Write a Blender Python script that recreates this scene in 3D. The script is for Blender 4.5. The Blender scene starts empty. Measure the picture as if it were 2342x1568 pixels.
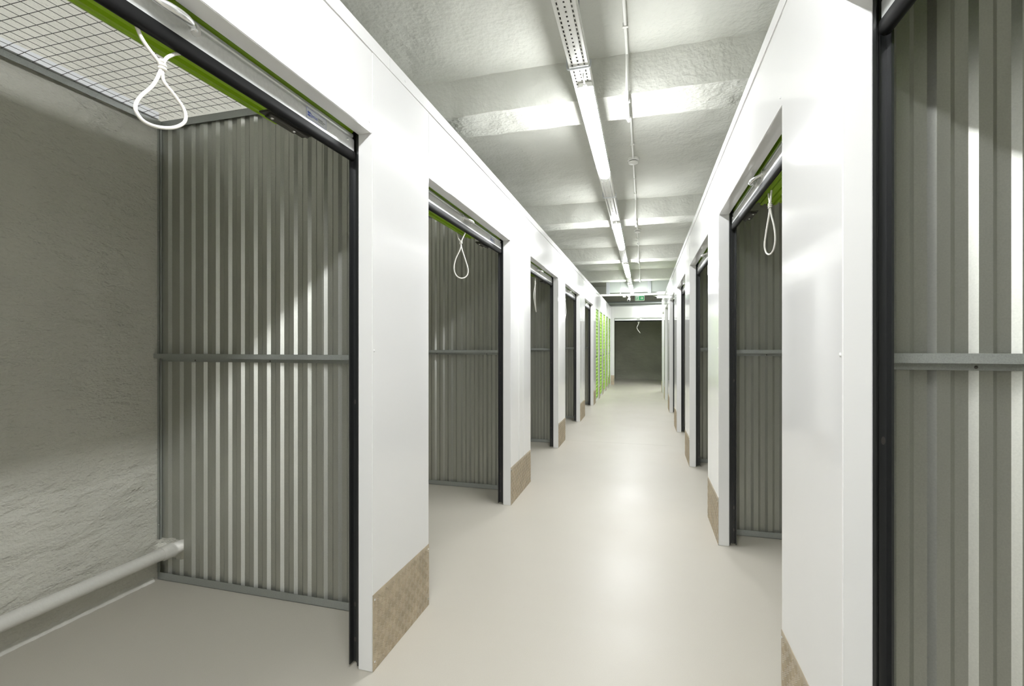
import bpy, bmesh, math, random
from mathutils import Vector, Matrix
random.seed(7)
SC = bpy.context.scene
COL = SC.collection

# ------------------------------------------------------------------ camera, world, exposure
cam_d = bpy.data.cameras.new('camera')
cam_d.sensor_width = 36.0
cam_d.lens = 1102.4 / 2342 * 36
cam_d.shift_y = 3.1 / 2342
cam_d.clip_start = 0.02
cam = bpy.data.objects.new('camera', cam_d); COL.objects.link(cam)
cam.location = (0, 0, 1.28)
cam.rotation_euler = (math.radians(90), 0, math.radians(15.34))
SC.camera = cam
world = bpy.data.worlds.new('world'); SC.world = world
world.use_nodes = True
world.node_tree.nodes['Background'].inputs[0].default_value = (0.9, 1.0, 0.85, 1)
world.node_tree.nodes['Background'].inputs[1].default_value = 0.02
SC.view_settings.view_transform = 'Standard'
SC.view_settings.look = 'None'
SC.view_settings.exposure = 0.0
SC.view_settings.gamma = 1.0
SC.view_settings.use_curve_mapping = False
SC.cycles.max_bounces = 14
SC.cycles.diffuse_bounces = 8
SC.cycles.glossy_bounces = 5
SC.cycles.sample_clamp_indirect = 6.0
LAMP = 128.0            # radiance of the tubes' diffusers

# ------------------------------------------------------------------ dimensions
XL, XR = -1.023, 0.457
XBL, XBR = -2.56, 2.02         # rear masonry walls of the units
ZD, ZT = 2.104, 2.475          # door head, wall top
ZS, ZB = 3.13, 2.885           # slab, beam underside
YB = -4.0                      # corridor end behind the camera
YE = 15.6                      # end unit front
PL = [(-0.50, 0.16), (1.67, 2.18), (3.69, 4.385), (5.895, 6.435), (7.985, 8.66), (10.17, 10.62)]
PR = [(-0.72, -0.20), (1.32, 1.847), (3.31, 3.845), (5.36, 5.915), (7.42, 8.01), (9.50, 10.10), (11.60, 12.10), (13.35, 13.75)]

# ------------------------------------------------------------------ materials
def mat(name, col, rough=0.5, metal=0.0, spec=0.5, bump=None, colvar=None, emit=None, coat=0.0, aniso=None):
    m = bpy.data.materials.new(name); m.use_nodes = True
    nt = m.node_tree; b = nt.nodes['Principled BSDF']
    b.inputs['Base Color'].default_value = (*col, 1)
    b.inputs['Roughness'].default_value = rough
    b.inputs['Metallic'].default_value = metal
    b.inputs['Specular IOR Level'].default_value = spec
    b.inputs['Coat Weight'].default_value = coat
    b.inputs['Coat Roughness'].default_value = 0.08
    tc = nt.nodes.new('ShaderNodeTexCoord')
    if aniso:
        b.inputs['Anisotropic'].default_value = aniso
        cx_ = nt.nodes.new('ShaderNodeCombineXYZ'); cx_.inputs[2].default_value = 1.0
        nt.links.new(cx_.outputs[0], b.inputs['Tangent'])
    if emit:
        b.inputs['Emission Color'].default_value = (*emit[0], 1)
        b.inputs['Emission Strength'].default_value = emit[1]
    if bump:                       # list of (scale, distance, detail, (sx,sy,sz))
        last = None
        for sc, dist, det, st in bump:
            mp = nt.nodes.new('ShaderNodeMapping'); mp.inputs['Scale'].default_value = st
            nt.links.new(tc.outputs['Object'], mp.inputs['Vector'])
            n = nt.nodes.new('ShaderNodeTexNoise'); n.inputs['Scale'].default_value = sc; n.inputs['Detail'].default_value = det
            nt.links.new(mp.outputs['Vector'], n.inputs['Vector'])
            bp = nt.nodes.new('ShaderNodeBump'); bp.inputs['Distance'].default_value = dist; bp.inputs['Strength'].default_value = 1.0
            nt.links.new(n.outputs['Fac'], bp.inputs['Height'])
            if last: nt.links.new(last.outputs['Normal'], bp.inputs['Normal'])
            last = bp
        nt.links.new(last.outputs['Normal'], b.inputs['Normal'])
    if colvar:                     # (scale, amount, detail)
        sc, am, det = colvar
        n = nt.nodes.new('ShaderNodeTexNoise'); n.inputs['Scale'].default_value = sc; n.inputs['Detail'].default_value = det
        nt.links.new(tc.outputs['Object'], n.inputs['Vector'])
        r = nt.nodes.new('ShaderNodeValToRGB')
        r.color_ramp.elements[0].position = 0.3; r.color_ramp.elements[1].position = 0.7
        r.color_ramp.elements[0].color = (*[c * (1 - am) for c in col], 1)
        r.color_ramp.elements[1].color = (*[min(1, c * (1 + am)) for c in col], 1)
        nt.links.new(n.outputs['Fac'], r.inputs['Fac']); nt.links.new(r.outputs['Color'], b.inputs['Base Color'])
    return m

M = {}
M['white'] = mat('white_panel', (0.77, 0.768, 0.76), 0.085, spec=0.5, bump=[(3.0, 0.0012, 1, (1, 1, 0.5))])
M['plaster'] = mat('painted_plaster', (0.63, 0.62, 0.555), 0.85, spec=0.2,
                   bump=[(5, 0.05, 7, (1, 1, 2.2)), (70, 0.006, 5, (1, 1, 1.6))], colvar=(2.2, 0.05, 6))
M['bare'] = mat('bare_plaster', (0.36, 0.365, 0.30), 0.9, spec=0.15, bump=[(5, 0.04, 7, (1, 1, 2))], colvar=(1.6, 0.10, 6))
M['slab'] = mat('painted_concrete', (0.55, 0.555, 0.505), 0.85, spec=0.2,
                bump=[(2.6, 0.05, 9, (1, 1, 1)), (45, 0.004, 4, (1, 1, 1))], colvar=(1.6, 0.05, 7))
M['galv'] = mat('galvanised_sheet', (0.49, 0.495, 0.45), 0.36, metal=0.75, aniso=0.9, colvar=(220, 0.05, 2))
M['galv_dark'] = mat('galvanised_channel', (0.34, 0.355, 0.335), 0.45, metal=0.35, colvar=(350, 0.10, 2))
M['bright'] = mat('bright_zinc', (0.74, 0.75, 0.74), 0.30, metal=0.6, colvar=(90, 0.05, 3))
M['chrome'] = mat('polished_steel', (0.80, 0.80, 0.79), 0.22, metal=0.85)
M['black'] = mat('black_rubber', (0.005, 0.005, 0.005), 0.45, spec=0.14)
M['track'] = mat('black_steel', (0.018, 0.019, 0.019), 0.32, spec=0.6)
M['green'] = mat('lime_green_steel', (0.30, 0.50, 0.015), 0.35, spec=0.5)
M['locker'] = mat('lime_green_shutter', (0.30, 0.56, 0.02), 0.5, spec=0.3)
M['bracket'] = mat('dark_bracket_steel', (0.10, 0.095, 0.085), 0.4, metal=0.6)
M['rope'] = mat('white_cord', (0.82, 0.80, 0.74), 0.8, spec=0.2, bump=[(900, 0.0006, 1, (1, 1, 1))])
M['plate'] = mat('chequer_aluminium', (0.47, 0.40, 0.295), 0.36, metal=0.55, colvar=(14, 0.16, 6))
M['tray'] = mat('white_tray', (0.74, 0.74, 0.70), 0.45)
M['zinc'] = mat('zinc_hanger', (0.5, 0.52, 0.54), 0.35, metal=0.8)
M['pvc'] = mat('white_pvc', (0.78, 0.78, 0.74), 0.4)
M['pipe'] = mat('painted_pipe', (0.66, 0.645, 0.60), 0.5, bump=[(40, 0.002, 3, (1, 1, 1))])
M['mortar'] = mat('white_mortar', (0.62, 0.61, 0.56), 0.9, bump=[(30, 0.01, 5, (1, 1, 1))])
M['batten'] = mat('pale_strip', (0.66, 0.67, 0.68), 0.5)
M['wire'] = mat('dark_wire', (0.10, 0.10, 0.09), 0.5, metal=0.4)
M['emit'] = mat('lit_diffuser', (0.9, 0.9, 0.9), 0.4, emit=((0.965, 0.985, 1.0), LAMP))
M['duct'] = mat('duct_steel', (0.40, 0.43, 0.40), 0.4, metal=0.5)
M['dark'] = mat('dark_plastic', (0.02, 0.02, 0.02), 0.4)
M['blue'] = mat('blue_ink', (0.05, 0.09, 0.40), 0.5)
M['film'] = mat('clear_label', (0.60, 0.62, 0.64), 0.3, metal=0.3)
M['sign_green'] = mat('sign_green', (0.03, 0.40, 0.15), 0.4)
M['sign_white'] = mat('sign_white', (0.85, 0.88, 0.84), 0.4)

def floor_mat():
    m = mat('cream_epoxy', (0.70, 0.66, 0.575), 0.30, spec=0.5, bump=[(3, 0.0016, 4, (1, 1, 1)), (260, 0.0002, 2, (1, 1, 1))])
    nt = m.node_tree; b = nt.nodes['Principled BSDF']
    tc = nt.nodes.new('ShaderNodeTexCoord')
    n = nt.nodes.new('ShaderNodeTexNoise'); n.inputs['Scale'].default_value = 420; n.inputs['Detail'].default_value = 2
    nt.links.new(tc.outputs['Object'], n.inputs['Vector'])
    r = nt.nodes.new('ShaderNodeValToRGB')
    r.color_ramp.elements[0].position = 0.25; r.color_ramp.elements[0].color = (0.455, 0.427, 0.368, 1)
    r.color_ramp.elements[1].position = 0.7; r.color_ramp.elements[1].color = (0.51, 0.48, 0.42, 1)
    nt.links.new(n.outputs['Fac'], r.inputs['Fac'])
    v = nt.nodes.new('ShaderNodeTexVoronoi'); v.inputs['Scale'].default_value = 9
    nt.links.new(tc.outputs['Object'], v.inputs['Vector'])
    lt = nt.nodes.new('ShaderNodeMath'); lt.operation = 'LESS_THAN'; lt.inputs[1].default_value = 0.018
    nt.links.new(v.outputs['Distance'], lt.inputs[0])
    mx = nt.nodes.new('ShaderNodeMix'); mx.data_type = 'RGBA'
    nt.links.new(lt.outputs[0], mx.inputs['Factor']); nt.links.new(r.outputs['Color'], mx.inputs[6])
    mx.inputs[7].default_value = (0.42, 0.38, 0.31, 1)
    nt.links.new(mx.outputs[2], b.inputs['Base Color'])
    n2 = nt.nodes.new('ShaderNodeTexNoise'); n2.inputs['Scale'].default_value = 2.0; n2.inputs['Detail'].default_value = 5
    nt.links.new(tc.outputs['Object'], n2.inputs['Vector'])
    mr = nt.nodes.new('ShaderNodeMapRange'); mr.inputs[3].default_value = 0.30; mr.inputs[4].default_value = 0.50
    nt.links.new(n2.outputs['Fac'], mr.inputs[0]); nt.links.new(mr.outputs[0], b.inputs['Roughness'])
    return m
M['floor'] = floor_mat()

# ------------------------------------------------------------------ mesh helpers
class MB:
    def __init__(s): s.v = []; s.f = []
    def box(s, x0, x1, y0, y1, z0, z1):
        if x0 > x1: x0, x1 = x1, x0
        if y0 > y1: y0, y1 = y1, y0
        i = len(s.v)
        s.v += [(x, y, z) for z in (z0, z1) for y in (y0, y1) for x in (x0, x1)]
        s.f += [tuple(i + k for k in q) for q in ((0, 2, 3, 1), (4, 5, 7, 6), (0, 1, 5, 4), (2, 6, 7, 3), (0, 4, 6, 2), (1, 3, 7, 5))]
        return s
    def prism(s, pts, a, b, place):
        """closed polygon pts (p,q) extruded from a to b; place(p,q,t)->xyz"""
        i = len(s.v); n = len(pts)
        s.v += [place(p, q, a) for p, q in pts] + [place(p, q, b) for p, q in pts]
        s.f += [(i + k, i + (k + 1) % n, i + n + (k + 1) % n, i + n + k) for k in range(n)]
        s.f += [tuple(i + k for k in range(n))[::-1], tuple(i + n + k for k in range(n))]
        return s
    def tube(s, pts, r, n=8, closed=False, caps=True):
        P = [Vector(p) for p in pts]; m = len(P); i0 = len(s.v)
        up = None
        for k, p in enumerate(P):
            if closed: t = (P[(k + 1) % m] - P[k - 1])
            else: t = P[min(k + 1, m - 1)] - P[max(k - 1, 0)]
            t = t.normalized()
            if up is None:
                up = Vector((0, 0, 1)) if abs(t.z) < 0.9 else Vector((0, 1, 0))
            a = (up - t * up.dot(t)).normalized(); up = a; b = t.cross(a)
            rr = r[k] if isinstance(r, (list, tuple)) else r
            for j in range(n):
                th = 2 * math.pi * j / n
                s.v.append(tuple(p + a * rr * math.cos(th) + b * rr * math.sin(th)))
        for k in range(m if closed else m - 1):
            q = (k + 1) % m
            for j in range(n):
                s.f.append((i0 + k * n + j, i0 + k * n + (j + 1) % n, i0 + q * n + (j + 1) % n, i0 + q * n + j))
        if caps and not closed:
            s.f.append(tuple(i0 + j for j in range(n))[::-1]); s.f.append(tuple(i0 + (m - 1) * n + j for j in range(n)))
        return s
    def build(s, name, m, parent=None, bevel=0.0, smooth=None, loc=None):
        me = bpy.data.meshes.new(name); me.from_pydata(s.v, [], s.f)
        bm = bmesh.new(); bm.from_mesh(me); bmesh.ops.recalc_face_normals(bm, faces=bm.faces)
        if bevel:
            bmesh.ops.bevel(bm, geom=[e for e in bm.edges if len(e.link_faces) == 2 and e.calc_face_angle(0) > 0.5], offset=bevel, segments=2, affect='EDGES', clamp_overlap=True)
        bm.to_mesh(me); bm.free()
        if smooth or bevel:
            me.shade_smooth(); me.set_sharp_from_angle(angle=math.radians(smooth or 40))
        me.materials.append(m)
        o = bpy.data.objects.new(name, me); COL.objects.link(o)
        if parent: o.parent = parent
        if loc: o.location = loc
        return o

def spline(pts, n=6, closed=False):
    P = [Vector(p) for p in pts]; m = len(P); out = []
    for k in range(m if closed else m - 1):
        g = (lambda q: P[q % m]) if closed else (lambda q: P[max(0, min(m - 1, q))])
        a, b, c, d = g(k - 1), g(k), g(k + 1), g(k + 2)
        for j in range(n):
            t = j / n
            out.append(0.5 * ((2 * b) + (c - a) * t + (2 * a - 5 * b + 4 * c - d) * t * t + (3 * b - a - 3 * c + d) * t ** 3))
    if not closed: out.append(P[-1])
    return out

def thing(name, label, cat, loc, group=None, rotz=0):
    o = bpy.data.objects.new(name, None); COL.objects.link(o)
    o.location = loc; o.rotation_euler = (0, 0, rotz); o.empty_display_size = 0.1
    o['label'] = label; o['category'] = cat
    if group: o['group'] = group
    return o
def tag(o, label, cat, group=None):
    o['label'] = label; o['category'] = cat
    if group: o['group'] = group
    return o
def struct(o, label=None, cat=None):
    o['kind'] = 'structure'
    if label: o['label'] = label
    if cat: o['category'] = cat
    return o
def dup(o, loc=None, parent=None):
    c = o.copy(); COL.objects.link(c)
    if parent: c.parent = parent
    if loc: c.location = loc
    return c

def dome_mesh(r, h, n=10):
    mb = MB(); rings = [(r, 0), (r * 0.95, h * 0.45), (r * 0.6, h * 0.85), (r * 0.25, h)]
    for k, (rr, hh) in enumerate(rings):
        mb.v += [(rr * math.cos(2 * math.pi * j / n), rr * math.sin(2 * math.pi * j / n), hh) for j in range(n)]
    for k in range(len(rings) - 1):
        mb.f += [(k * n + j, k * n + (j + 1) % n, (k + 1) * n + (j + 1) % n, (k + 1) * n + j) for j in range(n)]
    mb.f.append(tuple((len(rings) - 1) * n + j for j in range(n))); mb.f.append(tuple(range(n))[::-1])
    return mb

# ================================================================== THE SETTING
fl = MB(); fl.box(XBL - .2, XBR + .2, YB - .2, 18.6, -0.12, 0.0)
struct(fl.build('floor', M['floor']), 'glossy cream resin floor of the corridor and storage units', 'floor')
sm = MB().box(XL + .01, XR - .01, 6.395, 6.400, 0.0, 0.0006)
struct(sm.build('trim_1', mat('floor_joint', (0.50, 0.47, 0.41), 0.5)), 'thin straight joint line crossing the cream floor', 'floor joint')

def wobble_box(mb, axis_n):
    pass
# ceiling slab with beams (one structure mesh each)
ce = MB().box(XBL - .2, 4.2, YB - .2, 18.6, ZS, ZS + .2)
struct(ce.build('ceiling', M['slab']), 'rough painted grey concrete ceiling slab', 'ceiling')
def beam(y0, y1, n):
    """cross beam with slightly uneven arrises"""
    mb = MB(); N = 60; xs = [XBL + (4.1 - XBL) * k / N for k in range(N + 1)]
    for x in xs:
        w = lambda: random.uniform(-.006, .006)
        mb.v += [(x, y0 - .03 + w() * 2, ZS + .01), (x, y0 + w(), ZB + w() * .6), (x, y1 + w() * .6, ZB + w() * .6), (x, y1 + .03, ZS + .01)]
    for k in range(N):
        for j in range(3): mb.f.append((k * 4 + j, k * 4 + j + 1, k * 4 + 5 + j, k * 4 + 4 + j))
        mb.f.append((k * 4 + 3, k * 4, k * 4 + 4, k * 4 + 7))
    mb.f += [(0, 1, 2, 3), (N * 4 + 3, N * 4 + 2, N * 4 + 1, N * 4)]
    o = mb.build('ceiling_beam', M['slab'], smooth=50)
    struct(o, n, 'beam'); o['group'] = 'concrete ceiling beams'
    return o
BEAMS = [(-3.20, -2.86), (0.0, 0.345), (3.177, 3.523), (6.36, 6.70), (9.38, 9.73), (12.30, 12.66), (15.75, 16.1)]
BN = ['concrete ceiling beam well behind the camera', 'concrete ceiling beam right above the camera', 'nearest visible concrete beam, crossing above the first lit tube lamp',
      'second concrete beam along the ceiling, just before the second detector', 'third concrete beam along the corridor ceiling',
      'fourth concrete beam, last one before the steel air duct', 'hidden concrete beam above the end unit front']
for (a, b), n in zip(BEAMS, BN): beam(a, b, n)

# rear masonry walls
struct(MB().box(XBL - .2, XBL, YB, 18.6, 0, ZS).build('wall_left', M['plaster']), 'rough grey-green plastered masonry wall behind the left units', 'wall')
struct(MB().box(XBR, XBR + .2, YB, 13.75, 0, ZS).build('wall_right', M['plaster']), 'plastered masonry wall behind the right units', 'wall')
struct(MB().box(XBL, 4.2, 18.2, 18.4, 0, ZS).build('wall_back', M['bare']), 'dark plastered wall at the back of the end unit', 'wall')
struct(MB().box(XBL, 4.2, YB - .2, YB, 0, ZS).build('wall_front', M['plaster']), 'plastered wall closing the corridor behind the camera', 'wall')
struct(MB().box(4.0, 4.2, 13.5, 18.4, 0, ZS).build('wall_side', M['plaster']), 'plastered wall at the end of the crossing aisle', 'wall')

# white front walls of the units
def side(s):  # s=-1 left, +1 right
    return (lambda d: XL - d) if s < 0 else (lambda d: XR + d)
def front_wall(s, piers, y_end, nm):
    X = side(s)
    root = bpy.data.objects.new('wall_%s' % nm, None); COL.objects.link(root)
    root.location = (X(0), 0, 0)
    root['kind'] = 'structure'; root['label'] = 'white glossy panelled front of the %s row of units' % ('left' if s < 0 else 'right'); root['category'] = 'wall'
    ox = X(0)
    ys = []
    for i, (a, b) in enumerate(piers):
        mb = MB().box(0, s * .063, a, b, 0, ZT - .045)
        mb.build('pier_panel', M['white'], root, bevel=.0025)
        if (s < 0 and i in (2, 4)):
            c = (a + b) / 2 + .0
            st = MB()
            for q in (c - .09, c + .07):
                st.box(s * .001, -s * .004, q, q + .012, .30, ZT - .06)
            st.box(s * .001, -s * .0016, c - .078, c + .07, .30, ZT - .075)
            st.build('joint_strip', M['white'], root, bevel=.0015)
        if i + 1 < len(piers):
            MB().box(s * .0015, s * .063, b + .001, piers[i + 1][0] - .001, ZD, ZT - .045).build('header_panel', M['white'], root, bevel=.002)
    # solid run behind the camera
    MB().box(0, s * .063, YB, piers[0][0] - .002, 0, ZT - .045).build('solid_panel', M['white'], root)
    # top capping strip in lengths, a hair proud
    y = YB; L = 2.9; k = 0
    while y < y_end - .01:
        e = min(y + L, y_end)
        n = 8; mb = MB()
        for j in range(n + 1):
            yy = y + (e - y - .002) * j / n
            w = 0.0035 * math.sin(j / n * math.pi) * (0.4 + 0.6 * random.random())
            mb.v += [(-s * (.003 + w), yy, ZT - .055), (-s * .003, yy, ZT), (s * .07, yy, ZT), (s * .07, yy, ZT - .055)]
        for j in range(n):
            for q in range(4): mb.f.append((j * 4 + q, j * 4 + (q + 1) % 4, j * 4 + 4 + (q + 1) % 4, j * 4 + 4 + q))
        mb.f += [(0, 1, 2, 3), (n * 4 + 3, n * 4 + 2, n * 4 + 1, n * 4)]
        mb.build('capping_strip', M['white'], root, smooth=30)
        y = e
    # small screw heads at panel corners
    sm_ = dome_mesh(.005, .003, 8)
    first = None
    for i, (a, b) in enumerate(piers):
        for q, z in ((a - .02, ZD + .035), (b + .02, ZD + .035), ((a + b) / 2, ZT - .035), (a + .012, 1.255)):
            if first is None:
                first = sm_.build('screw_head', M['white'], root, smooth=50); o = first
            else: o = dup(first, None, root)
            o.location = (-s * (.006 if z > 2.4 else -.001 if z > 2 else 0.0), q, z); o.rotation_euler = (0, -s * math.pi / 2, 0)
    return root
wl = front_wall(-1, PL, YE, 'corridor_left')
wr = front_wall(1, PR, 13.75, 'corridor_right')
wl.name = 'wall_left_front'; wr.name = 'wall_right_front'

# left wall beyond the last pier : narrow closed units
LOCK = [(10.70 + 1.0 * k, 11.40 + 1.0 * k) for k in range(5)]
ys = [10.62] + [v for ab in LOCK for v in ab] + [YE]
for i in range(0, len(ys), 2):
    a, b = ys[i], ys[i + 1]
    MB().box(0, -.063, a + .001, b, 0, ZT - .045).build('pier_panel', M['white'], wl, bevel=.002)
for a, b in LOCK:
    MB().box(-.0015, -.063, a + .001, b - .001, 2.07, ZT - .045).build('header_panel', M['white'], wl, bevel=.002)

# end unit front
root = bpy.data.objects.new('wall_end', None); COL.objects.link(root); root.location = (0, YE, 0)
struct(root, 'white panelled front of the open unit closing the corridor', 'wall')
MB().box(XL + .001, -.915, 0, .063, 0, ZT).build('pier_panel', M['white'], root, bevel=.002)
MB().box(-.914, .62, .0015, .063, 2.11, ZT).build('header_panel', M['white'], root, bevel=.002)
MB().box(.621, 3.9, 0, .063, 0, ZT).build('solid_panel', M['white'], root, bevel=.002)
# return faces of the right row at the crossing aisle and the side partition of the aisle
MB().box(.065, 3.4, 13.69, 13.75, 0, ZT).build('return_panel', M['white'], wr, bevel=.002)

# ================================================================== UNIT PARTS
screw_base = None
def screw(parent, loc, axis, r=.006, m='chrome'):
    """axis: direction the head faces"""
    key = 'screw_%g_%s' % (r, m)
    me = bpy.data.meshes.get(key)
    if me is None:
        mb = dome_mesh(r, r * .6, 10)
        o = mb.build('screw', M[m], parent, smooth=50); o.data.name = key
    else:
        o = bpy.data.objects.new('screw', me); COL.objects.link(o); o.parent = parent
    o.rotation_euler = Vector(axis).to_track_quat('Z', 'Y').to_euler(); o.location = loc
    return o

ORD = ['first', 'second', 'third', 'fourth', 'fifth', 'sixth', 'seventh']
def handle_parts(root, s, yc):
    """pressed steel pull with two screwed feet, on the bottom bar; local coords, x = s*d"""
    f = lambda d, y, z: (s * d, y, z)
    mb = MB()
    pts = []; rr = []
    for k in range(17):
        t = k / 16
        y = yc - .062 + .124 * t
        a = math.sin(math.pi * t) ** .5 if 0 < t < 1 else 0
        pts.append(f(.078 - .036 * a, y, 2.078 - .012 * a)); rr.append(.0065 + .0045 * math.sin(math.pi * t))
    mb.tube(pts, rr, 10)
    for q in (-1, 1):
        c = [(yc + q * .070 + .017 * math.cos(2 * math.pi * k / 16), 2.078 + .019 * math.sin(2 * math.pi * k / 16)) for k in range(16)]
        mb.prism(c, .0735, .0775, lambda p, z, t: f(t, p, z))
    h = mb.build('handle', M['chrome'], root, smooth=45)
    for q in (-1, 1): screw(h, f(.0735, yc + q * .072, 2.078), (-s, 0, 0), .0075)
    return h

def text_mesh(txt, size, name, m, parent, loc, rot, ext=.0002):
    c = bpy.data.curves.new('t', 'FONT'); c.body = txt; c.size = size; c.extrude = ext; c.resolution_u = 3
    t = bpy.data.objects.new('t', c); COL.objects.link(t)
    dg = bpy.context.evaluated_depsgraph_get(); dg.update()
    me = bpy.data.meshes.new_from_object(t.evaluated_get(dg))
    COL.objects.unlink(t); bpy.data.objects.remove(t)
    me.name = name; me.materials.clear(); me.materials.append(m)
    o = bpy.data.objects.new(name, me); COL.objects.link(o); o.parent = parent; o.location = loc; o.rotation_euler = rot
    return o

def roller_door(s, y0, y1, label, sticker=False, near_detail=True, root_loc=None, rotz=0, closer=True):
    X = side(s)
    root = thing('roller_door', label, 'roller shutter door', root_loc or (X(0), 0, 0), 'raised roller shutter doors', rotz)
    f = lambda d, y, z: (s * d, y, z)
    # guides, U channels open to the doorway
    for q, yj in ((1, y1), (-1, y0)):
        pts = [(.064, .002), (.064, .030), (.106, .030), (.106, .002), (.101, .002), (.101, .026), (.086, .026), (.086, .020), (.083, .020), (.083, .026), (.070, .026), (.070, .002)]
        if closer:
            g = MB().prism(pts, .012, 2.30, lambda d, w, z: f(d, yj + q * w, z)).build('guide_track', M['track'], root)
            hp = MB()
            for z in (.10, .24, 1.05):
                c = [(.094 + .0045 * math.cos(a), z + .010 * math.sin(a)) for a in [k * math.pi / 6 for k in range(12)]]
                hp.prism(c, yj + q * .0255, yj + q * .0262, lambda d, z, t: f(d, t, z))
            hp.build('fixing_hole', M['bracket'], g)
    # curtain between bar and coil
    mb = MB(); n = 8; zs = [2.098 + .024 * k for k in range(n)]
    prof = []
    for k in range(n): prof += [(.0875 if k % 2 else .097, zs[k]), (.0875 if k % 2 else .097, zs[k] + .015)]
    prof2 = prof + [(d + .003, z) for d, z in prof[::-1]]
    mb.prism(prof2, y0 - .005, y1 + .005, lambda d, z, t: f(d, t, z)).build('curtain', M['green'], root)
    # bottom bar : pressed zinc angle
    pr = [(.0765, 2.036), (.0765, 2.078), (.0785, 2.084), (.0835, 2.087), (.0835, 2.092), (.0800, 2.095), (.0800, 2.1035), (.0815, 2.1035), (.0815, 2.096), (.085, 2.093), (.085, 2.086), (.080, 2.083), (.078, 2.077), (.078, 2.0375), (.1, 2.0375), (.1, 2.036)]
    bar = MB().prism(pr, y0 + .008, y1 - .008, lambda d, z, t: f(d, t, z)).build('bottom_bar', M['bright'], root, smooth=25)
    for yy in (y0 + .05, y1 - .05):
        screw(bar, f(.0765, yy, 2.068), (-s, 0, 0), .0055)
    # rubber seal
    pr = [(.074, 2.0355), (.098, 2.0355), (.101, 2.028), (.101, 2.012), (.096, 2.004), (.090, 2.001), (.083, 2.0), (.075, 2.005), (.0725, 2.018)]
    MB().prism(pr, y0 + .004, y1 - .004, lambda d, z, t: f(d, t, z)).build('rubber_seal', M['black'], root, smooth=50)
    # coil
    cx, cz, R = .262, 2.252, .152
    c = []
    nr = 26
    for k in range(nr):
        a0 = 2 * math.pi * k / nr
        for da, rr in ((0, R), (.42, R), (.55, R - .011), (.92, R - .011)):
            a = a0 + da * 2 * math.pi / nr; c.append((cx + rr * math.cos(a), cz + rr * math.sin(a)))
    coil = MB().prism(c, y0 + .13, y1 - .15, lambda d, z, t: f(d, t, z)).build('coiled_curtain', M['green'], root, smooth=35)
    MB().tube([f(cx, y0 + .01, cz), f(cx, y1 - .01, cz)], .017, 12).build('axle', M['galv_dark'], root, smooth=40)
    added_hood = [(.068, 2.43), (.068, 2.515), (.40, 2.505), (.43, 2.45), (.43, 2.36), (.4285, 2.36), (.4285, 2.449), (.399, 2.5135), (.0695, 2.5135), (.0695, 2.43)]  # unseen hood, added to block lamp light passing over the wall top
    MB().prism(added_hood, y0 - .12, y1 + .12, lambda d, z, t: f(d, t, z)).build('added_coil_hood', M['galv_dark'], root)
    yc = (y0 + y1) / 2 - .02
    handle_parts(root, s, yc)
    if near_detail:   # latch bracket behind the bar
        b = MB()
        ya = yc + .36
        b.box(s * .108, s * .150, ya, ya + .20, 2.012, 2.018)
        b.box(s * .112, s * .146, ya + .02, ya + .15, 2.006, 2.012)
        b.tube([f(.118, ya + .01, 2.008), f(.118, ya + .19, 2.008)], .006, 8)
        b.box(s * .103, s * .110, ya + .02, ya + .18, 2.012, 2.060)
        lb = b.build('latch_bracket', M['bracket'], root, bevel=.0015)
        for w in (.035, .135): screw(lb, f(.13, ya + w, 2.006), (0, 0, -1), .006)
    if sticker:
        ys_, zl = (y1 - .285, 2.046)
        st = MB().box(s * .0762, s * .0765, ys_, ys_ + .105, zl, zl + .036).build('sticker', M['film'], root)
        fr = MB()
        for a in ((ys_, ys_ + .105, zl, zl + .0008), (ys_, ys_ + .105, zl + .0352, zl + .036), (ys_, ys_ + .0008, zl, zl + .036), (ys_ + .1042, ys_ + .105, zl, zl + .036)):
            fr.box(s * .0760, s * .0763, *a)
        fr.box(s * .0760, s * .0763, ys_ + .045, ys_ + .046, zl + .012, zl + .0125)
        fr.build('printed_border', M['blue'], st)
        lg = MB()
        for i in range(2):
            for j in range(2):
                cc = [(ys_ + .0095 + .0075 * i + .0036 * math.cos(k * math.pi / 4), zl + .0135 + .0085 * j + .0040 * math.sin(k * math.pi / 4)) for k in range(8)]
                lg.prism(cc, .0759, .0763, lambda p, z, t: f(t, p, z))
        lg.build('printed_emblem', M['blue'], st)
        text_mesh('Janus', .017, 'printed_name', M['blue'], st, f(.0759, ys_ + .0225 if s < 0 else ys_ + .06, zl + .0125), (math.pi / 2, 0, -s * math.pi / 2))
        ln = MB()
        for w, a, b_ in ((.021, .060, .085), (.017, .060, .099), (.012, .060, .090)):
            ln.box(s * .0759, s * .0763, ys_ + a, ys_ + b_, zl + w, zl + w + .0016)
        ln.build('printed_line', M['dark'], st)
    return root

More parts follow.
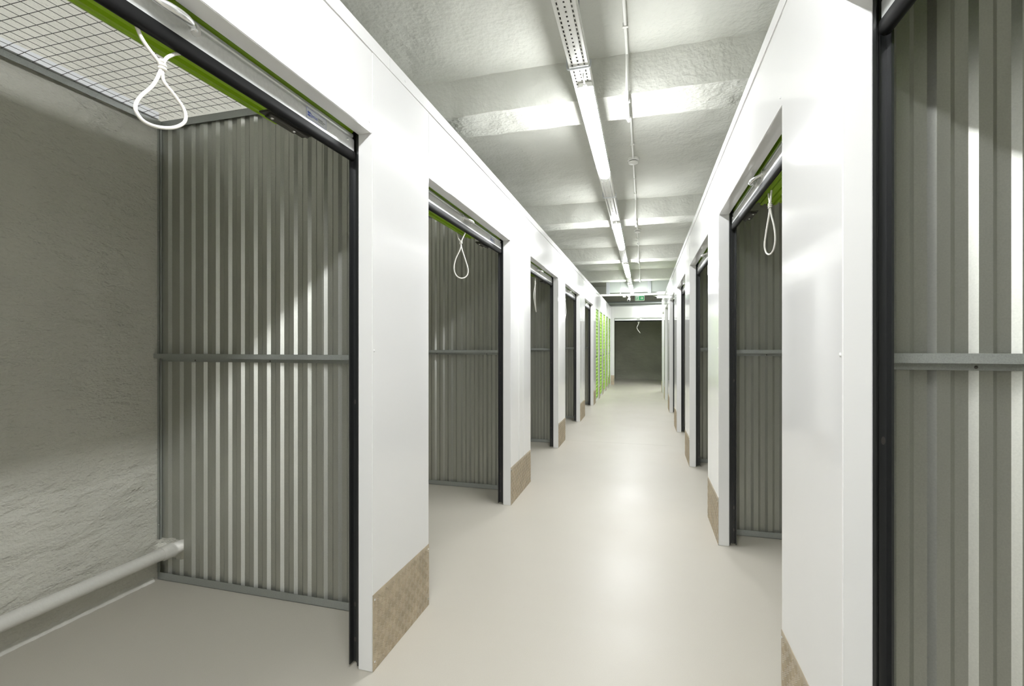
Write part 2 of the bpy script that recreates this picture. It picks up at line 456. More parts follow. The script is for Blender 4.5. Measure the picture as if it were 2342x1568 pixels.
def corrugated(s, yp, label, pitch=.081, d0=.075, hole=False, railz=1.205, front=True, d1=None, phase=0.0, seam=None, sheet_front=-1):
    """ribbed sheet partition at y=yp (visible face towards -y), running from the corridor to the rear wall"""
    X = side(s)
    if d1 is None: d1 = abs((XBL if s < 0 else XBR) - X(0)) - .002
    root = thing('corrugated_partition', label, 'metal partition', (X(0), yp, 0), 'ribbed metal partitions between units')
    f = lambda d, y, z: (s * d, y, z)
    fl_, wb, dep = pitch * .33, pitch * .17, pitch * .145
    prof = []; d = d0 + phase
    prof.append((d0, 0))
    while d < d1 - pitch:
        prof += [(d + fl_, 0), (d + fl_ + wb, dep), (d + 2 * fl_ + wb, dep), (d + 2 * fl_ + 2 * wb, 0)]
        d += pitch
        if seam and abs(d - seam) < pitch / 2: prof += [(d + .008, 0), (d + .0081, -.0015)]; d += .012; prof.append((d, -.0015)); prof.append((d+.0001, 0))
    prof.append((d1, 0))
    mb = MB()
    def wall(P, z0, z1):
        i = len(mb.v); n = len(P)
        for off in (0, .0012):
            for z in (z0, z1): mb.v += [f(a, b + off, z) for a, b in P]
        for k in range(n - 1):
            mb.f.append((i + k, i + k + 1, i + n + k + 1, i + n + k))
            mb.f.append((i + 2 * n + k, i + 3 * n + k, i + 3 * n + k + 1, i + 2 * n + k + 1))
            mb.f.append((i + n + k, i + n + k + 1, i + 3 * n + k + 1, i + 3 * n + k))
            mb.f.append((i + k, i + 2 * n + k, i + 2 * n + k + 1, i + k + 1))
    if hole:
        hz0, hz1, hd = .118, .225, 1.385
        A = [p for p in prof if p[0] <= hd]; B = [p for p in prof if p[0] > hd]; B = [A[-1]] + B
        wall(A, .01, 2.47); wall(B, hz1, 2.47); wall(B, .01, hz0)
    else: wall(prof, .01, 2.47)
    mb.build('ribbed_sheet', M['galv'], root)
    def chan(name, z0, z1, y0=-.012, y1=.022):
        m_ = MB()
        m_.box(s * d0, s * (d1), y0, y0 + .0015, z0, z1); m_.box(s * d0, s * d1, y1, y1 + .0015, z0, z1)
        zc = (z0, z0 + .0015) if z0 < 1 else (z1 - .0015, z1)
        m_.box(s * d0, s * d1, y0, y1, *zc)
        return m_.build(name, M['galv_dark'], root)
    chan('floor_channel', .001, .040); chan('head_channel', 2.452, 2.490)
    # mid rail : top-hat section standing off the face
    pr = [(-.001, railz - .018), (-.003, railz - .018), (-.003, railz), (-.038, railz + .002), (-.038, railz + .022), (-.004, railz + .023), (-.004, railz + .025), (-.040, railz + .024), (-.040, railz), (-.005, railz - .002), (-.005, railz - .020), (-.001, railz - .020)]
    pr = [(-.002, railz - .020), (-.002, railz), (-.036, railz), (-.036, railz + .020), (-.002, railz + .020), (-.002, railz + .022), (-.038, railz + .022), (-.038, railz - .002), (-.004, railz - .002), (-.004, railz - .020)]
    rail = MB().prism(pr, d0, d1 - .004, lambda y, z, t: f(t, y, z)).build('mid_rail', M['galv_dark'], root)
    for q in range(3): screw(rail, f(d0 + .25 + .48 * q, -.004, railz - .012), (0, -1, 0), .004, 'bracket')
    # edge angle at the rear wall
    ed = MB().box(s * (d1 - .022), s * (d1 - .0205), -.03, -.002, .04, 2.452)
    ed.box(s * (d1 - .022), s * d1, -.004, -.002, .04, 2.452) if hole is False else ed.box(s * (d1 - .022), s * d1, -.004, -.002, .225, 2.452)
    if hole:
        ed = MB().box(s * (d1 - .018), s * (d1), -.014, -.0125, .22, 2.452); ed.box(s * (d1 - .018), s * (d1 - .0165), -.014, -.002, .22, 2.452)
        ed.box(s * (d1 - .018), s * (d1), -.014, -.0125, .04, .12)
    e = ed.build('edge_angle', M['galv_dark'], root)
    if hole:
        for z in (.30, .43, 1.30, 1.9): screw(e, f(d1 - .010, -.014, z), (0, -1, 0), .004)
    return root

def chequer(s, y0, y1, label, h=.30):
    X = side(s); root_x = X(0)
    root = thing('kick_plate', label, 'kick plate', (root_x, (y0 + y1) / 2, 0), 'chequer plate kick plates at the foot of the piers')
    w = (y1 - y0) / 2 - .0005
    mb = MB(); xf = -s * .0022
    mb.box(-s * .0003, xf, -w, w, .001, h)
    c = .0285
    ny = int(2 * w / c) + 1; nz = int(h / c) + 1
    for i in range(ny):
        for j in range(nz):
            # diagonal basket weave: lattice turned 45 degrees handled by bar direction
            cy = -w + (i + .5) * c; cz = (j + .5) * c
            ang = math.radians(58 if (i + j) % 2 else -32)
            u_ = (math.cos(ang), math.sin(ang)); v_ = (-u_[1], u_[0])
            for k in range(-2, 3):
                off = k * c * .19; L = c * .47
                py, pz = cy + v_[0] * off, cz + v_[1] * off
                if abs(py) > w - .011 or pz < .011 or pz > h - .011: continue
                ii = len(mb.v); r = c * .085
                for a, b, hh in ((-L, 0, 0), (-L * .5, r, 0), (L * .5, r, 0), (L, 0, 0), (L * .5, -r, 0), (-L * .5, -r, 0), (-L * .55, 0, .0019), (L * .55, 0, .0019)):
                    mb.v.append((xf - s * hh, py + u_[0] * a + v_[0] * b, pz + u_[1] * a + v_[1] * b))
                mb.f += [tuple(ii + q for q in t) for t in ((0, 1, 6), (1, 2, 7, 6), (2, 3, 7), (3, 4, 7), (4, 5, 6, 7), (5, 0, 6))]
    mb.build('chequer_sheet', M['plate'], root)
    for yy in (-w + .012, w - .012):
        for z in (.035, h - .022): screw(root, (xf - s * .0005, yy, z), (-s, 0, 0), .0048)
    return root

# ---------------------------------------------------------------- doors
DL = [(PL[i][1], PL[i + 1][0]) for i in range(5)]
DR = [(PR[i][1], PR[i + 1][0]) for i in range(7)]
LBL_L = ['raised lime green roller door of the nearest unit on the left, large pull handle and rope at top left',
         'raised roller door of the second unit on the left, between the two nearest white piers',
         'raised roller door of the third unit on the left, past the wide jointed pier',
         'raised roller door of the fourth unit on the left',
         'raised roller door of the fifth left unit, last before the green shutters']
LBL_R = ['raised roller door of the nearest unit on the right, only its black seal corner in view',
         'raised roller door of the second unit on the right, green underside of the coil showing',
         'raised roller door of the third unit on the right, handle showing beside the pier',
         'raised roller door of the fourth unit on the right, only a sliver showing',
         'raised roller door of the fifth unit on the right, a dark track and a sliver of bar',
         'raised roller door of the sixth unit on the right, nearly edge-on',
         'raised roller door of the farthest unit on the right before the crossing aisle']
for i, (a, b) in enumerate(DL): roller_door(-1, a, b, LBL_L[i], sticker=i < 2, near_detail=i < 3)
for i, (a, b) in enumerate(DR): roller_door(1, a, b, LBL_R[i], near_detail=i < 2)
# end unit door : its own builder orientation (x along the corridor width)
er = roller_door(-1, -.914, .62, 'raised roller door of the dark end unit facing down the corridor', near_detail=False, root_loc=(0, YE, 0), rotz=-math.pi / 2)

# ---------------------------------------------------------------- partitions
PLY = [2.035, 4.073, 6.20, 8.33, 10.46]
PRY = [1.44, 3.53, 5.60, 7.66, 9.75, 11.85]
NEI = ['nearest', 'second', 'third', 'fourth', 'fifth', 'sixth']
for i, y in enumerate(PLY):
    corrugated(-1, y, ['nearest and largest ribbed grey metal partition on the left, white pipe passing through its foot',
        'ribbed grey metal partition of the second unit on the left', 'ribbed grey metal partition of the third unit on the left',
        'narrow-looking ribbed partition of the fourth unit on the left', 'ribbed partition of the fifth left unit before the green shutters'][i],
        hole=(i == 0), phase=.012, seam=.52 if i == 0 else .6, railz=1.207)
for i, y in enumerate(PRY):
    corrugated(1, y, ['ribbed grey metal partition at the right edge of the view, closest of all',
        'ribbed grey metal partition of the second unit on the right, behind the hanging rope', 'ribbed grey metal partition of the third unit on the right',
        'partition of the fourth unit on the right, nearly hidden', 'partition of the fifth unit on the right, nearly hidden', 'farthest partition on the right, hidden behind piers'][i],
        pitch=.086, phase=.0, railz=1.236 if i == 0 else 1.222)
# plain near partitions outside the view (they hold the light in)
struct(MB().box(XL - .07, XBL, -.22, -.20, 0, 2.48).build('wall_unit_left', M['galv']), 'near partition of the first left unit, out of view', 'wall')
struct(MB().box(XR + .07, XBR, -.46, -.44, 0, 2.48).build('wall_unit_right', M['galv']), 'near partition of the first right unit, out of view', 'wall')
# partitions enclosing the narrow units and end unit
struct(MB().box(XL - .10, XBL, 10.52, 10.53, 0, 2.48).build('wall_locker', M['galv']), 'partition hidden behind the green shutters', 'wall')
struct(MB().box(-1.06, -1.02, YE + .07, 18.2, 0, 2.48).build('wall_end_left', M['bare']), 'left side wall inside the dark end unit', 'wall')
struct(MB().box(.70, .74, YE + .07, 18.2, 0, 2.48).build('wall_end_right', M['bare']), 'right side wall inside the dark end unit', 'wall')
struct(MB().box(XR + .07, XBR, 13.60, 13.62, 0, 2.48).build('wall_aisle', M['galv']), 'last right partition hidden at the crossing aisle', 'wall')

# ---------------------------------------------------------------- kick plates
KL = ['nearest chequer kick plate, large, at the foot of the first left pier', 'chequer kick plate at the foot of the second left pier, below the joint strip',
      'chequer kick plate at the foot of the third left pier', 'chequer kick plate at the foot of the fourth left pier', 'small chequer kick plate on the last left pier beside the green shutters']
for i, (a, b) in enumerate(PL[1:]): chequer(-1, a, b, KL[i])
KR = ['chequer kick plate cut by the bottom edge of the view, on the nearest right pier', 'chequer kick plate at the foot of the second right pier',
      'chequer kick plate at the foot of the third right pier', 'chequer kick plate at the foot of the fourth right pier',
      'chequer kick plate at the foot of the fifth right pier', 'chequer kick plate at the foot of the sixth right pier', 'chequer kick plate on the right corner pier at the crossing aisle']
for i, (a, b) in enumerate(PR[1:]): chequer(1, a, b, KR[i])
for i in range(4):
    chequer(-1, LOCK[i][1] + .005, LOCK[i + 1][0] - .005, 'narrow kick plate between the %s and %s green shutters' % (ORD[i], ORD[i + 1]))
k = chequer(-1, -.052, .052, 'small chequer kick plate on the white post left of the dark end unit')
k.location = ((XL - .915) / 2, YE, 0); k.rotation_euler = (0, 0, -math.pi / 2)

# ---------------------------------------------------------------- closed green shutters
def closed_shutter(a, b, label):
    root = thing('green_shutter', label, 'roller shutter door', (XL, a, 0), 'closed green shutters at the far left')
    w = b - a
    prof = []; z = .05; p = .0765
    while z < 2.05:
        prof += [(.030, z), (.030, z + p * .45), (.018, z + p * .58), (.018, z + p * .88)]; z += p
    P = prof + [(.045, z), (.045, .05)]
    MB().prism(P, .002, w - .002, lambda d, zz, t: (-d, t, zz)).build('curtain', M['locker'], root)
    MB().box(-.016, -.046, .002, w - .002, .003, .05).build('bottom_bar', M['bright'], root)
    lt = MB().box(-.008, -.018, w * .12, w * .12 + .10, 1.08, 1.13); lt.box(-.004, -.010, w * .12 + .03, w * .12 + .06, 1.02, 1.16)
    l = lt.build('latch', M['chrome'], root)
    MB().box(-.002, -.010, w * .12 + .025, w * .12 + .065, .98, 1.03).build('padlock_hasp', M['dark'], l)
    fr = MB().box(0.0, -.014, -.0, .014, 0.0, 2.068); fr.box(0, -.014, w - .014, w, 0, 2.068)
    fr.build('frame', M['white'], root)
for i, (a, b) in enumerate(LOCK):
    closed_shutter(a, b, ['closed lime green ribbed shutter nearest to the camera, widest of the five', 'second closed lime green shutter from the camera',
        'middle one of the five closed lime green shutters', 'fourth closed lime green shutter, one before the last', 'farthest and narrowest closed lime green shutter, beside the end unit'][i])

# ---------------------------------------------------------------- pull ropes
def rope_from(root, left, right, knot, loop, r=.0040):
    c = MB().tube(spline(left + [knot], 6), r, 8); c.tube(spline(right + [knot], 6), r, 8)
    c.tube(spline(loop, 6, closed=False), r, 8)
    c.build('cord', M['rope'], root, smooth=60)
    k = MB(); K = Vector(knot)
    ax = (Vector(loop[1]) - K).normalized()
    pts = []
    ey = Vector((0, 1, 0)) if abs(ax.y) < .9 else Vector((1, 0, 0))
    e1 = ax.cross(ey).normalized(); e2 = ax.cross(e1)
    for q in range(33):
        t = q / 32; a = t * 2 * math.pi * 2.6
        R = r * 1.35
        pts.append(K + e1 * R * math.cos(a) + e2 * R * 1.2 * math.sin(a) + Vector((0, 0, 1)) * (.011 - .022 * t))
    k.tube(pts, r * .95, 8); k.build('knot', M['rope'], root, smooth=60)

def pix(px, py, X):   # only used for measuring the nearest rope on its own plane x = X
    th = math.radians(15.34); u = (px - 1171) / 1102.4; v = (787.1 - py) / 1102.4
    a = u * math.cos(th) - math.sin(th); b = u * math.sin(th) + math.cos(th); t = X / a
    return Vector((X, b * t, 1.28 + v * t))
def hang_rope(s, yc, label, style):
    X = side(s)
    root = thing('pull_rope', label, 'rope', (X(0) + s * .115, yc, 1.995), 'white pull ropes hanging from the raised doors')
    # tall loops in local (x toward unit, y along wall, z down from 0)
    sh = {'near': ([(0, -.050, .004), (.0, -.048, -.012), (0, -.028, -.055)], [(0, .052, .004), (0, .030, -.008), (0, .010, -.026), ], (0, -.004, -.072),
                   [(0, -.004, -.072), (.002, -.018, -.10), (.004, -.052, -.132), (.004, -.058, -.165), (.002, -.03, -.195), (0, .012, -.205), (-.002, .044, -.190), (-.002, .048, -.165), (0, .020, -.12), (0, .001, -.095), (0, -.004, -.072)]),
          'teardrop': ([(0, -.028, .004), (0, -.016, -.035)], [(0, .028, .004), (0, .012, -.030)], (0, 0, -.060),
                   [(0, 0, -.06), (.004, -.004, -.10), (.010, -.035, -.17), (.012, -.046, -.23), (.008, -.030, -.275), (0, .004, -.290), (-.008, .036, -.275), (-.012, .048, -.235), (-.008, .030, -.17), (-.002, .006, -.10), (0, 0, -.06)]),
          'twisted': ([(0, -.020, .004), (0, -.014, -.03)], [(0, .025, .004), (0, .008, -.03)], (0, 0, -.055),
                   [(0, 0, -.055), (.006, -.030, -.12), (.010, -.055, -.19), (.006, -.025, -.27), (0, .030, -.335), (-.002, .050, -.36), (-.006, .030, -.33), (-.006, -.028, -.24), (-.006, -.050, -.18), (-.004, -.020, -.11), (0, 0, -.055)]),
          'slack': ([(0, -.020, .004), (0, -.014, -.03)], [(0, .025, .004), (0, .008, -.03)], (0, 0, -.05),
                   [(0, 0, -.05), (.004, .04, -.11), (.006, .070, -.19), (.006, .060, -.27), (.002, .01, -.33), (0, -.012, -.34), (-.004, .01, -.30), (-.006, .045, -.24), (-.006, .045, -.17), (-.004, .02, -.1), (0, 0, -.05)])}[style]
    rope_from(root, *sh)
    return root
# nearest rope, measured
r0 = thing('pull_rope', 'thick white cord loop hanging from the nearest left roller door, largest rope', 'rope', (-1.118, .90, 1.995), 'white pull ropes hanging from the raised doors')
o_ = Vector(r0.location)
pp = lambda x, y, dx=0: tuple(pix(x, y, -1.118) + Vector((dx, 0, 0)) - o_)
rope_from(r0, [pp(309, 45), pp(314, 64), pp(330, 97)], [pp(412, 122), pp(398, 124), pp(380, 134)], pp(371, 152),
          [pp(371, 152), pp(358, 182), pp(345, 200), pp(322, 220), pp(310, 240), pp(313, 258), pp(330, 278), pp(360, 290), pp(395, 292), pp(419, 282), pp(425, 266), pp(418, 245), pp(396, 214), pp(374, 185), pp(371, 152)], r=.0042)
hang_rope(-1, 2.905, 'teardrop loop of white cord hanging in the second left doorway', 'teardrop').rotation_euler = (0, 0, math.radians(-62))
hang_rope(-1, 5.10, 'narrow twisted white cord hanging in the third left doorway', 'twisted')
hang_rope(-1, 7.12, 'white cord hanging at the edge of the fourth left doorway', 'slack')
hang_rope(-1, 9.40, 'tiny white cord hanging in the fifth left doorway', 'slack')
hang_rope(1, 2.515, 'slim teardrop white cord hanging in the second right doorway before ribbed metal', 'teardrop')
hang_rope(1, 4.52, 'white cord almost hidden behind the second right pier', 'slack')
e = hang_rope(-1, 0, 'tiny white cord hanging in front of the dark end unit', 'twisted')
e.location = (-.17, YE + .09, 1.995); e.rotation_euler = (0, 0, -math.pi / 2)

# ---------------------------------------------------------------- first left unit : pipe, mesh ceiling, mortar fillet
pr_ = thing('heating_pipe', 'white painted pipe running low along the rough left wall', 'pipe', (-2.462, 0, .17))
MB().tube([(0, -.19, 0), (0, .8, .001), (0, 1.9, 0), (0, 1.96, 0), (0, 2.3, 0), (0, 4.05, 0)], .031, 20).build('pipe_run', M['pipe'], pr_, smooth=60)
cl = MB().tube([(0, 1.965, 0), (0, 1.975, 0), (0, 2.03, 0)], [.033, .038, .038], 20)
cl.build('pipe_sleeve', M['pipe'], pr_, smooth=60)
for y in (-.1, ):
    MB().box(-.095, 0, y, y + .03, -.02, .02).build('pipe_bracket', M['pipe'], pr_)
mo = MB(); N = 120
for k in range(N + 1):
    y = -.2 + 2.2 * k / N; w = .010 + random.uniform(0, .006); h = .028 + random.uniform(-.006, .008)
    mo.v += [(XBL + .0003, y, h), (XBL + w * .5, y, h * .6), (XBL + w, y, .0002), (XBL + .0003, y, .0002)]
for k in range(N):
    for j in range(4): mo.f.append((k * 4 + j, k * 4 + (j + 1) % 4, k * 4 + 4 + (j + 1) % 4, k * 4 + 4 + j))
mo.f += [(0, 1, 2, 3), (N * 4 + 3, N * 4 + 2, N * 4 + 1, N * 4)]
struct(mo.build('baseboard_left', M['mortar'], smooth=60), 'uneven white mortar fillet where the left wall meets the floor', 'fillet')

me_ = thing('mesh_ceiling', 'wire mesh lid over the nearest left unit with grey angle frame', 'wire mesh', (XBL, 0, 2.49))
wm = MB(); x0, x1, y0, y1 = .004, 1.09, -.18, 2.02
ks = 0; y = y0 + .02
while y < y1:
    ph = random.uniform(-.0015, .0015)
    wm.tube([(x0, y, 0.0), (.05, y + ph, .004 + ph), (.10, y, .010), (.6, y + ph, .010 + ph), (x1, y, .010)], .00125, 5, caps=False); y += .052
x = .018
while x < x1:
    z = .002 if x < .03 else .007 if x < .08 else .0125
    wm.tube([(x, y0, z), (x + random.uniform(-.001, .001), .9, z + random.uniform(-.001, .001)), (x, y1, z)], .00125, 5, caps=False); x += .0495
wm.build('wire_grid', M['wire'], me_, smooth=60)
fr = MB().box(.001, .030, -.18, 2.02, -.003, -.0015); fr.box(.0285, .030, -.18, 2.02, -.032, -.0015)
fr.build('angle_frame', M['galv_dark'], me_)
MB().box(.001, .014, -.18, 2.02, .014, .050).build('pale_batten', M['batten'], me_)
# same rear angle and lid edge in the second unit (seen above its partition)
me2 = thing('wall_angle', 'grey angle along the rear wall of the second left unit', 'metal angle', (XBL, 0, 2.49))
MB().box(.001, .030, 2.07, 4.05, -.032, -.0015).build('angle', M['galv_dark'], me2)

# ---------------------------------------------------------------- ceiling services
TX, TZ = -.335, 2.752
LAMPS = [-3.55, -.45, 2.71, 5.88, 8.92, 12.05]
LN = ['lit tube lamp far behind the camera', 'lit tube lamp above the camera', 'nearest visible lit tube lamp under the cable tray, longest and brightest', 'second lit tube lamp along the corridor',
      'third lit tube lamp along the corridor', 'farthest lit tube lamp of the corridor row, in front of the duct']
def tube_lamp(loc, label, rotz=0, L=1.40):
    root = thing('tube_lamp', label, 'lamp', loc, 'white linear ceiling lamps', rotz)
    def place(p, q, t): return (p, t, q)
    MB().prism([(-.040, .055), (-.034, .080), (.034, .080), (.040, .055)], .0, L, place).build('housing', M['pvc'], root, bevel=.002)
    dif = [(-.0400, .055), (-.039, .022), (-.032, .006), (-.018, 0), (.018, 0), (.032, .006), (.039, .022), (.0400, .055)]
    MB().prism(dif, .006, L - .006, place).build('diffuser', M['emit'], root, smooth=50)
    MB().prism([(-.042, .052), (-.042, .058), (.042, .058), (.042, .052)], -.002, L + .002, place).build('clip_rim', M['pvc'], root)
    g = MB().tube([(0, -.001, .05), (0, -.022, .05)], .011, 12); g.tube([(0, -.02, .05), (0, -.034, .05)], .008, 10)
    g = g.build('cable_gland', M['pvc'], root, smooth=45)
    MB().tube(spline([(0, -.03, .05), (0, -.06, .055), (0, -.085, .064), (0, -.10, .076)], 5), .004, 8).build('cable', M['pvc'], g, smooth=60)
    return root
for y, l in zip(LAMPS, LN): tube_lamp((-.318, y, 2.667), l)
al = tube_lamp((.36, 14.75, 2.64), 'lit tube lamp across the crossing aisle, right of the exit sign', rotz=-math.pi / 2)
for y in (.2, 1.2): MB().tube([(0, y, .08), (0, y, ZS - 2.64)], .005, 8).build('suspension_rod', M['zinc'], al)

# perforated cable tray
def perf_tray(name, label, loc, length, width=.100, side_h=.055, rotz=0, m='tray', per=.032, z_slots=True):
    root = thing(name, label, 'cable tray', loc, None, rotz)
    mb = MB(); n = int(length / per)
    xs = [-width / 2, -.036, -.028, -.004, .004, .028, .036, width / 2] if width > .09 else [-width / 2, -.02, -.012, -.003, .003, .012, .02, width / 2]
    def q(xa, xb, ya, yb, z=0): 
        i = len(mb.v); mb.v += [(xa, ya, z), (xb, ya, z), (xb, yb, z), (xa, yb, z)]; mb.f.append((i, i + 1, i + 2, i + 3))
    for k in (0, 2, 4, 6): q(xs[k], xs[k + 1], 0, length)
    for c in (1, 3, 5):
        sl = per * .6 if c != 3 else per * .38
        for j in range(n): q(xs[c], xs[c + 1], j * per + sl, (j + 1) * per if j < n - 1 else length)
    for sx in (-1, 1):
        x = sx * width / 2
        for za, zb in ((0, .015), (.028, side_h)):
            i = len(mb.v); mb.v += [(x, 0, za), (x, length, za), (x, length, zb), (x, 0, zb)]; mb.f.append((i, i + 1, i + 2, i + 3))
        for j in range(n):
            i = len(mb.v); ya, yb = j * per + per * .5, (j + 1) * per
            mb.v += [(x, ya, .015), (x, yb, .015), (x, yb, .028), (x, ya, .028)]; mb.f.append((i, i + 1, i + 2, i + 3))
    me = bpy.data.meshes.new('perforated_channel'); me.from_pydata(mb.v, [], mb.f); me.materials.append(M[m])
    o = bpy.data.objects.new('perforated_channel', me); COL.objects.link(o); o.parent = root
    md = o.modifiers.new('thickness', 'SOLIDIFY'); md.thickness = .0012; md.offset = 0
    rim = MB()
    for j in range(int(n * .55)):       # pressed collars around the slots nearest to the camera
        for c in (1, 3, 5):
            if c == 3 and j % 4: continue
            sl = per * (.6 if c != 3 else .38)
            xa, xb, ya, yb = xs[c] - .002, xs[c + 1] + .002, j * per - .002, j * per + sl + .002
            rim.tube([(xa, ya, -.0008), (xb, ya, -.0008), (xb, yb, -.0008), (xa, yb, -.0008)], .0011, 4, closed=True)
    if width > .09: rim.build('pressed_collar', M[m], o)
    cb = MB()
    for dx, r in ((-.03, .006), (-.012, .005), (.006, .0065), (.026, .005)):
        P = [(dx + random.uniform(-.004, .004), length * t / 14, .010 + random.uniform(0, .005)) for t in range(15)]
        cb.tube(spline(P, 3), r, 6)
    cb.build('cable', M['bracket'] if width > .09 else M['pvc'], root, smooth=60)
    return root
perf_tray('cable_tray', 'long white perforated cable tray above the corridor lamps', (TX, -3.9, TZ), 17.3)
HB = [-.6, 2.56, 4.90, 6.24, 8.78, 11.75]
HN = ['zinc hanger of the cable tray above the camera', 'zinc stirrup hanger of the cable tray in front of the nearest lamp', 'zinc stirrup hanger just past the nearest lamp',
      'zinc stirrup hanger at the start of the second lamp', 'zinc stirrup hanger between the second and third lamps', 'zinc stirrup hanger between the third and fourth lamps']
for y, l in zip(HB, HN):
    r = thing('tray_hanger', l, 'hanger', (TX, y, TZ), 'zinc hangers of the cable tray')
    w = .062
    pts = [(-w, 0, .115), (-w, 0, .06), (-w, 0, .008), (-w + .006, 0, -.006), (-w + .014, 0, -.0075), (w - .014, 0, -.0075), (w - .004, 0, -.005), (w, 0, .006), (w, 0, .03)]
    MB().tube(spline(pts, 4), .0052, 8).build('stirrup', M['zinc'], r, smooth=60)
    zt = ZS - TZ
    for a, b in BEAMS:
        if a - .01 < y < b + .01: zt = ZB - TZ
    h = MB().tube([(-w, 0, .11), (-w + .02, 0, .118), (0, 0, .12)], .005, 8)
    h.build('arm', M['zinc'], r, smooth=60)
    MB().tube([(0, 0, .118), (0, 0, zt)], .004, 8).build('threaded_rod', M['zinc'], r, smooth=60)

# conduit following slab and beams
cr = thing('conduit', 'thin white conduit running along the ceiling over beams to the detectors', 'conduit', (-.105, 0, ZS))
zr = -.012; zb = ZB - ZS - .014; P = [(0, -3.9, zr)]
for a, b in BEAMS[1:-1]:
    P += [(0, a - .075, zr), (0, a - .050, zr - .01), (0, a - .030, zb + .02), (0, a - .012, zb), (0, b + .012, zb), (0, b + .055, zb + .03), (0, b + .065, zr - .01), (0, b + .09, zr)]
    if a > 12: P = P[:-3]
P = [p for p in P if p[1] >= -3.9]
MB().tube(P, .0095, 10).build('tube', M['pvc'], cr, smooth=30)
clipm = None
def clip(y, z):
    global clipm
    if clipm is None:
        mb = MB().box(-.013, .013, -.007, .007, -.001, .012); mb.box(-.016, -.0125, -.005, .005, -.014, .012); mb.box(.0125, .016, -.005, .005, -.014, .012); mb.box(-.0135, .0135, -.008, .008, -.014, -.009)
        clipm = mb.build('clip', M['pvc'], cr); o = clipm
    else: o = dup(clipm, None, cr)
    o.location = (0, y, z)
for y in (1.2, 2.0, 2.85, 4.0, 4.55, 5.5, 6.05, 7.2, 7.75, 8.6, 9.1, 10.4, 11.2, 12.0): clip(y, zr)
for a, b in BEAMS[2:-1]: clip(a + .06, zb); clip(b - .04, zb)

for y, l in ((4.95, 'white round smoke detector on the ceiling beside the nearest lamp'), (8.02, 'second, smaller looking white smoke detector farther along the ceiling')):
    d = thing('smoke_detector', l, 'smoke detector', (-.105, y, ZS), 'white ceiling smoke detectors')
    def disc(rings, name, m, par=d, n=32):
        mb = MB()
        for r, z in rings: mb.v += [(r * math.cos(2 * math.pi * j / n), r * math.sin(2 * math.pi * j / n), z) for j in range(n)]
        for k in range(len(rings) - 1): mb.f += [(k * n + j, k * n + (j + 1) % n, (k + 1) * n + (j + 1) % n, (k + 1) * n + j) for j in range(n)]
        mb.f += [tuple(range(n)), tuple((len(rings) - 1) * n + j for j in range(n))]
        return mb.build(name, m, par, smooth=40)
    disc([(.057, -.0003), (.057, -.020), (.050, -.026)], 'base', M['pvc'])
    disc([(.040, -.026), (.040, -.036)], 'sensing_slot', M['bracket'])
    disc([(.048, -.034), (.050, -.037), (.046, -.048), (.030, -.056), (.012, -.058)], 'cover', M['pvc'])

# air duct, cross tray, pipes, sign, camera beyond the last beam
dt = thing('air_duct', 'galvanised rectangular air duct crossing above the far end of the corridor', 'air duct', (-.98, 13.55, 2.70))
MB().box(.0, 1.10, 0, .45, .0, .30).build('duct_body', M['duct'], dt, bevel=.004)
MB().box(1.16, 4.6, .0, .45, .0, .30).build('duct_body', M['duct'], dt, bevel=.004)
for x in (.0, 1.10):
    fg = MB()
    for a in ((x - .03, x + .06, -.03, .48, -.03, .0), (x - .03, x + .06, -.03, .48, .30, .33), (x - .03, x + .06, -.03, 0, 0, .30), (x - .03, x + .06, .45, .48, 0, .30)): fg.box(*a)
    fg.build('flange', M['zinc'], dt, bevel=.003)
for x in (1.75, 2.05, 2.35): MB().box(x, x + .012, -.006, .456, -.006, .306).build('stiffening_rib', M['zinc'], dt)
MB().box(-.05, 4.5, .10, .14, -.065, -.031).build('support_rail', M['zinc'], dt)
for x in (.35, 2.2): MB().tube([(x, -.06, -.045), (x, -.06, .43)], .006, 8).build('threaded_rod', M['zinc'], dt, smooth=60)
ct = perf_tray('cable_tray', 'perforated tray running across under the air duct', (-1.9, 13.49, 2.605), 5.2, width=.07, side_h=.05, rotz=-math.pi / 2, per=.05)
bp_ = thing('round_duct', 'thick pale pipe crossing in the dark above the end unit', 'pipe', (-2.4, 16.7, 2.66))
MB().tube([(0, 0, 0), (6.3, 0, 0)], .07, 24).build('pipe_run', M['duct'], bp_, smooth=60)
for x in (.8, 3.2): MB().tube([(x, 0, .06), (x, 0, ZS - 2.66)], .006, 8).build('threaded_rod', M['zinc'], bp_)

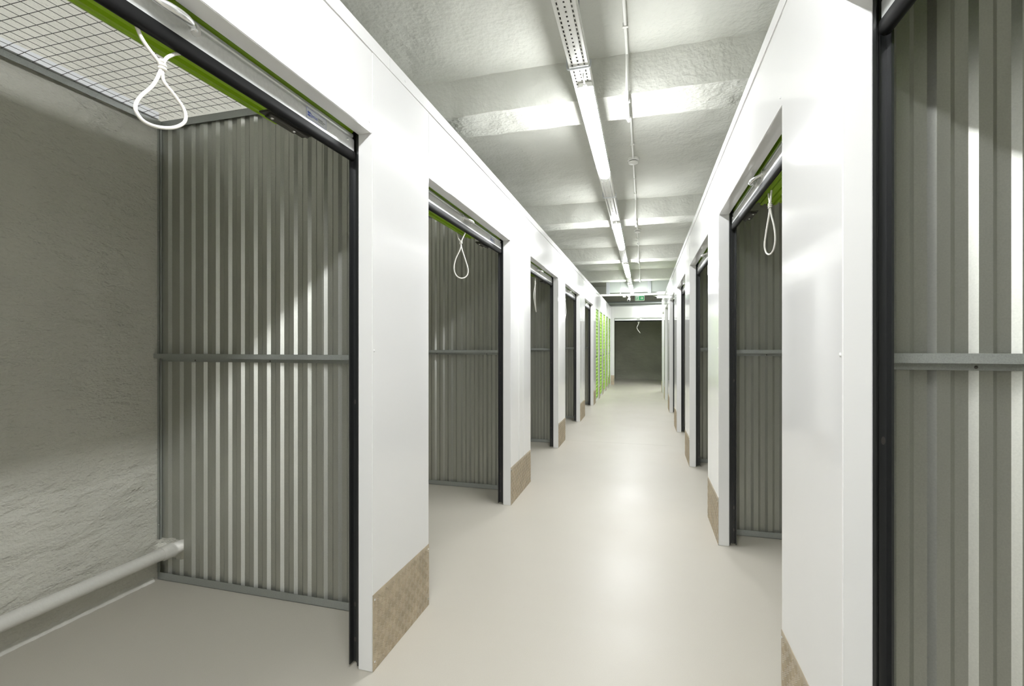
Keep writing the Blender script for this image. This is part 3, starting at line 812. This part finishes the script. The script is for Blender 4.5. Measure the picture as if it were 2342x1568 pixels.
es = thing('exit_sign', 'green and white emergency exit sign with running figure and right arrow', 'exit sign', (-.124, 14.2, 2.525))
MB().box(-.13, .13, 0, .045, .0, .155).build('housing', M['sign_white'], es, bevel=.004)
MB().box(-.118, .118, -.002, .0, .012, .128).build('green_face', M['sign_green'], es)
fig = MB()
def poly(pts, y0=-.004, y1=-.002): fig.prism(pts, y0, y1, lambda p, z, t: (p, t, z))
poly([(.015, .060), (.015, .080), (.060, .080), (.045, .100), (.065, .105), (.100, .070), (.065, .035), (.045, .040), (.060, .060)])
fig.build('arrow', M['sign_white'], es)
fig = MB(); poly([(-.105, .018), (-.105, .122), (-.022, .122), (-.022, .018)])
dw = fig.build('doorway_panel', M['sign_white'], es)
fig = MB()
for pts in ([(-.066, .104), (-.058, .110), (-.050, .104), (-.050, .096), (-.058, .091), (-.066, .096)],
            [(-.075, .088), (-.055, .088), (-.048, .062), (-.066, .058)], [(-.066, .060), (-.088, .048), (-.094, .026), (-.084, .024), (-.078, .042), (-.058, .052)],
            [(-.062, .060), (-.042, .042), (-.050, .020), (-.060, .020), (-.053, .040), (-.066, .054)], [(-.055, .086), (-.036, .074), (-.030, .080), (-.050, .092)], [(-.075, .086), (-.092, .078), (-.090, .066), (-.082, .068), (-.084, .074), (-.070, .080)]):
    poly(pts, -.006, -.004)
fig.build('running_figure', M['sign_green'], dw)
MB().tube([(0, .022, .155), (0, .022, .60)], .008, 10).build('mount', M['sign_white'], es)

cv = thing('security_camera', 'small white security camera hanging below the cross tray, left of the exit sign', 'camera', (-.405, 13.49, 2.603))
disc([(.045, 0), (.045, -.018), (.030, -.028)], 'mount', M['pvc'], cv)
MB().tube([(0, 0, -.02), (0, 0, -.07)], .012, 12).build('neck', M['pvc'], cv, smooth=50)
MB().tube([(.01, .05, -.065), (0, -.015, -.115), (-.004, -.05, -.135)], [.034, .036, .038], 20).build('body', M['pvc'], cv, smooth=50)
MB().tube([(-.004, -.0495, -.1345), (-.005, -.062, -.143)], [.033, .030], 20).build('lens', M['dark'], cv, smooth=50)
tag(MB().box(-.56, -.49, 13.46, 13.53, 2.566, 2.603).build('junction_box', M['pvc'], bevel=.003), 'tiny white junction box under the cross tray left of the security camera', 'junction box')
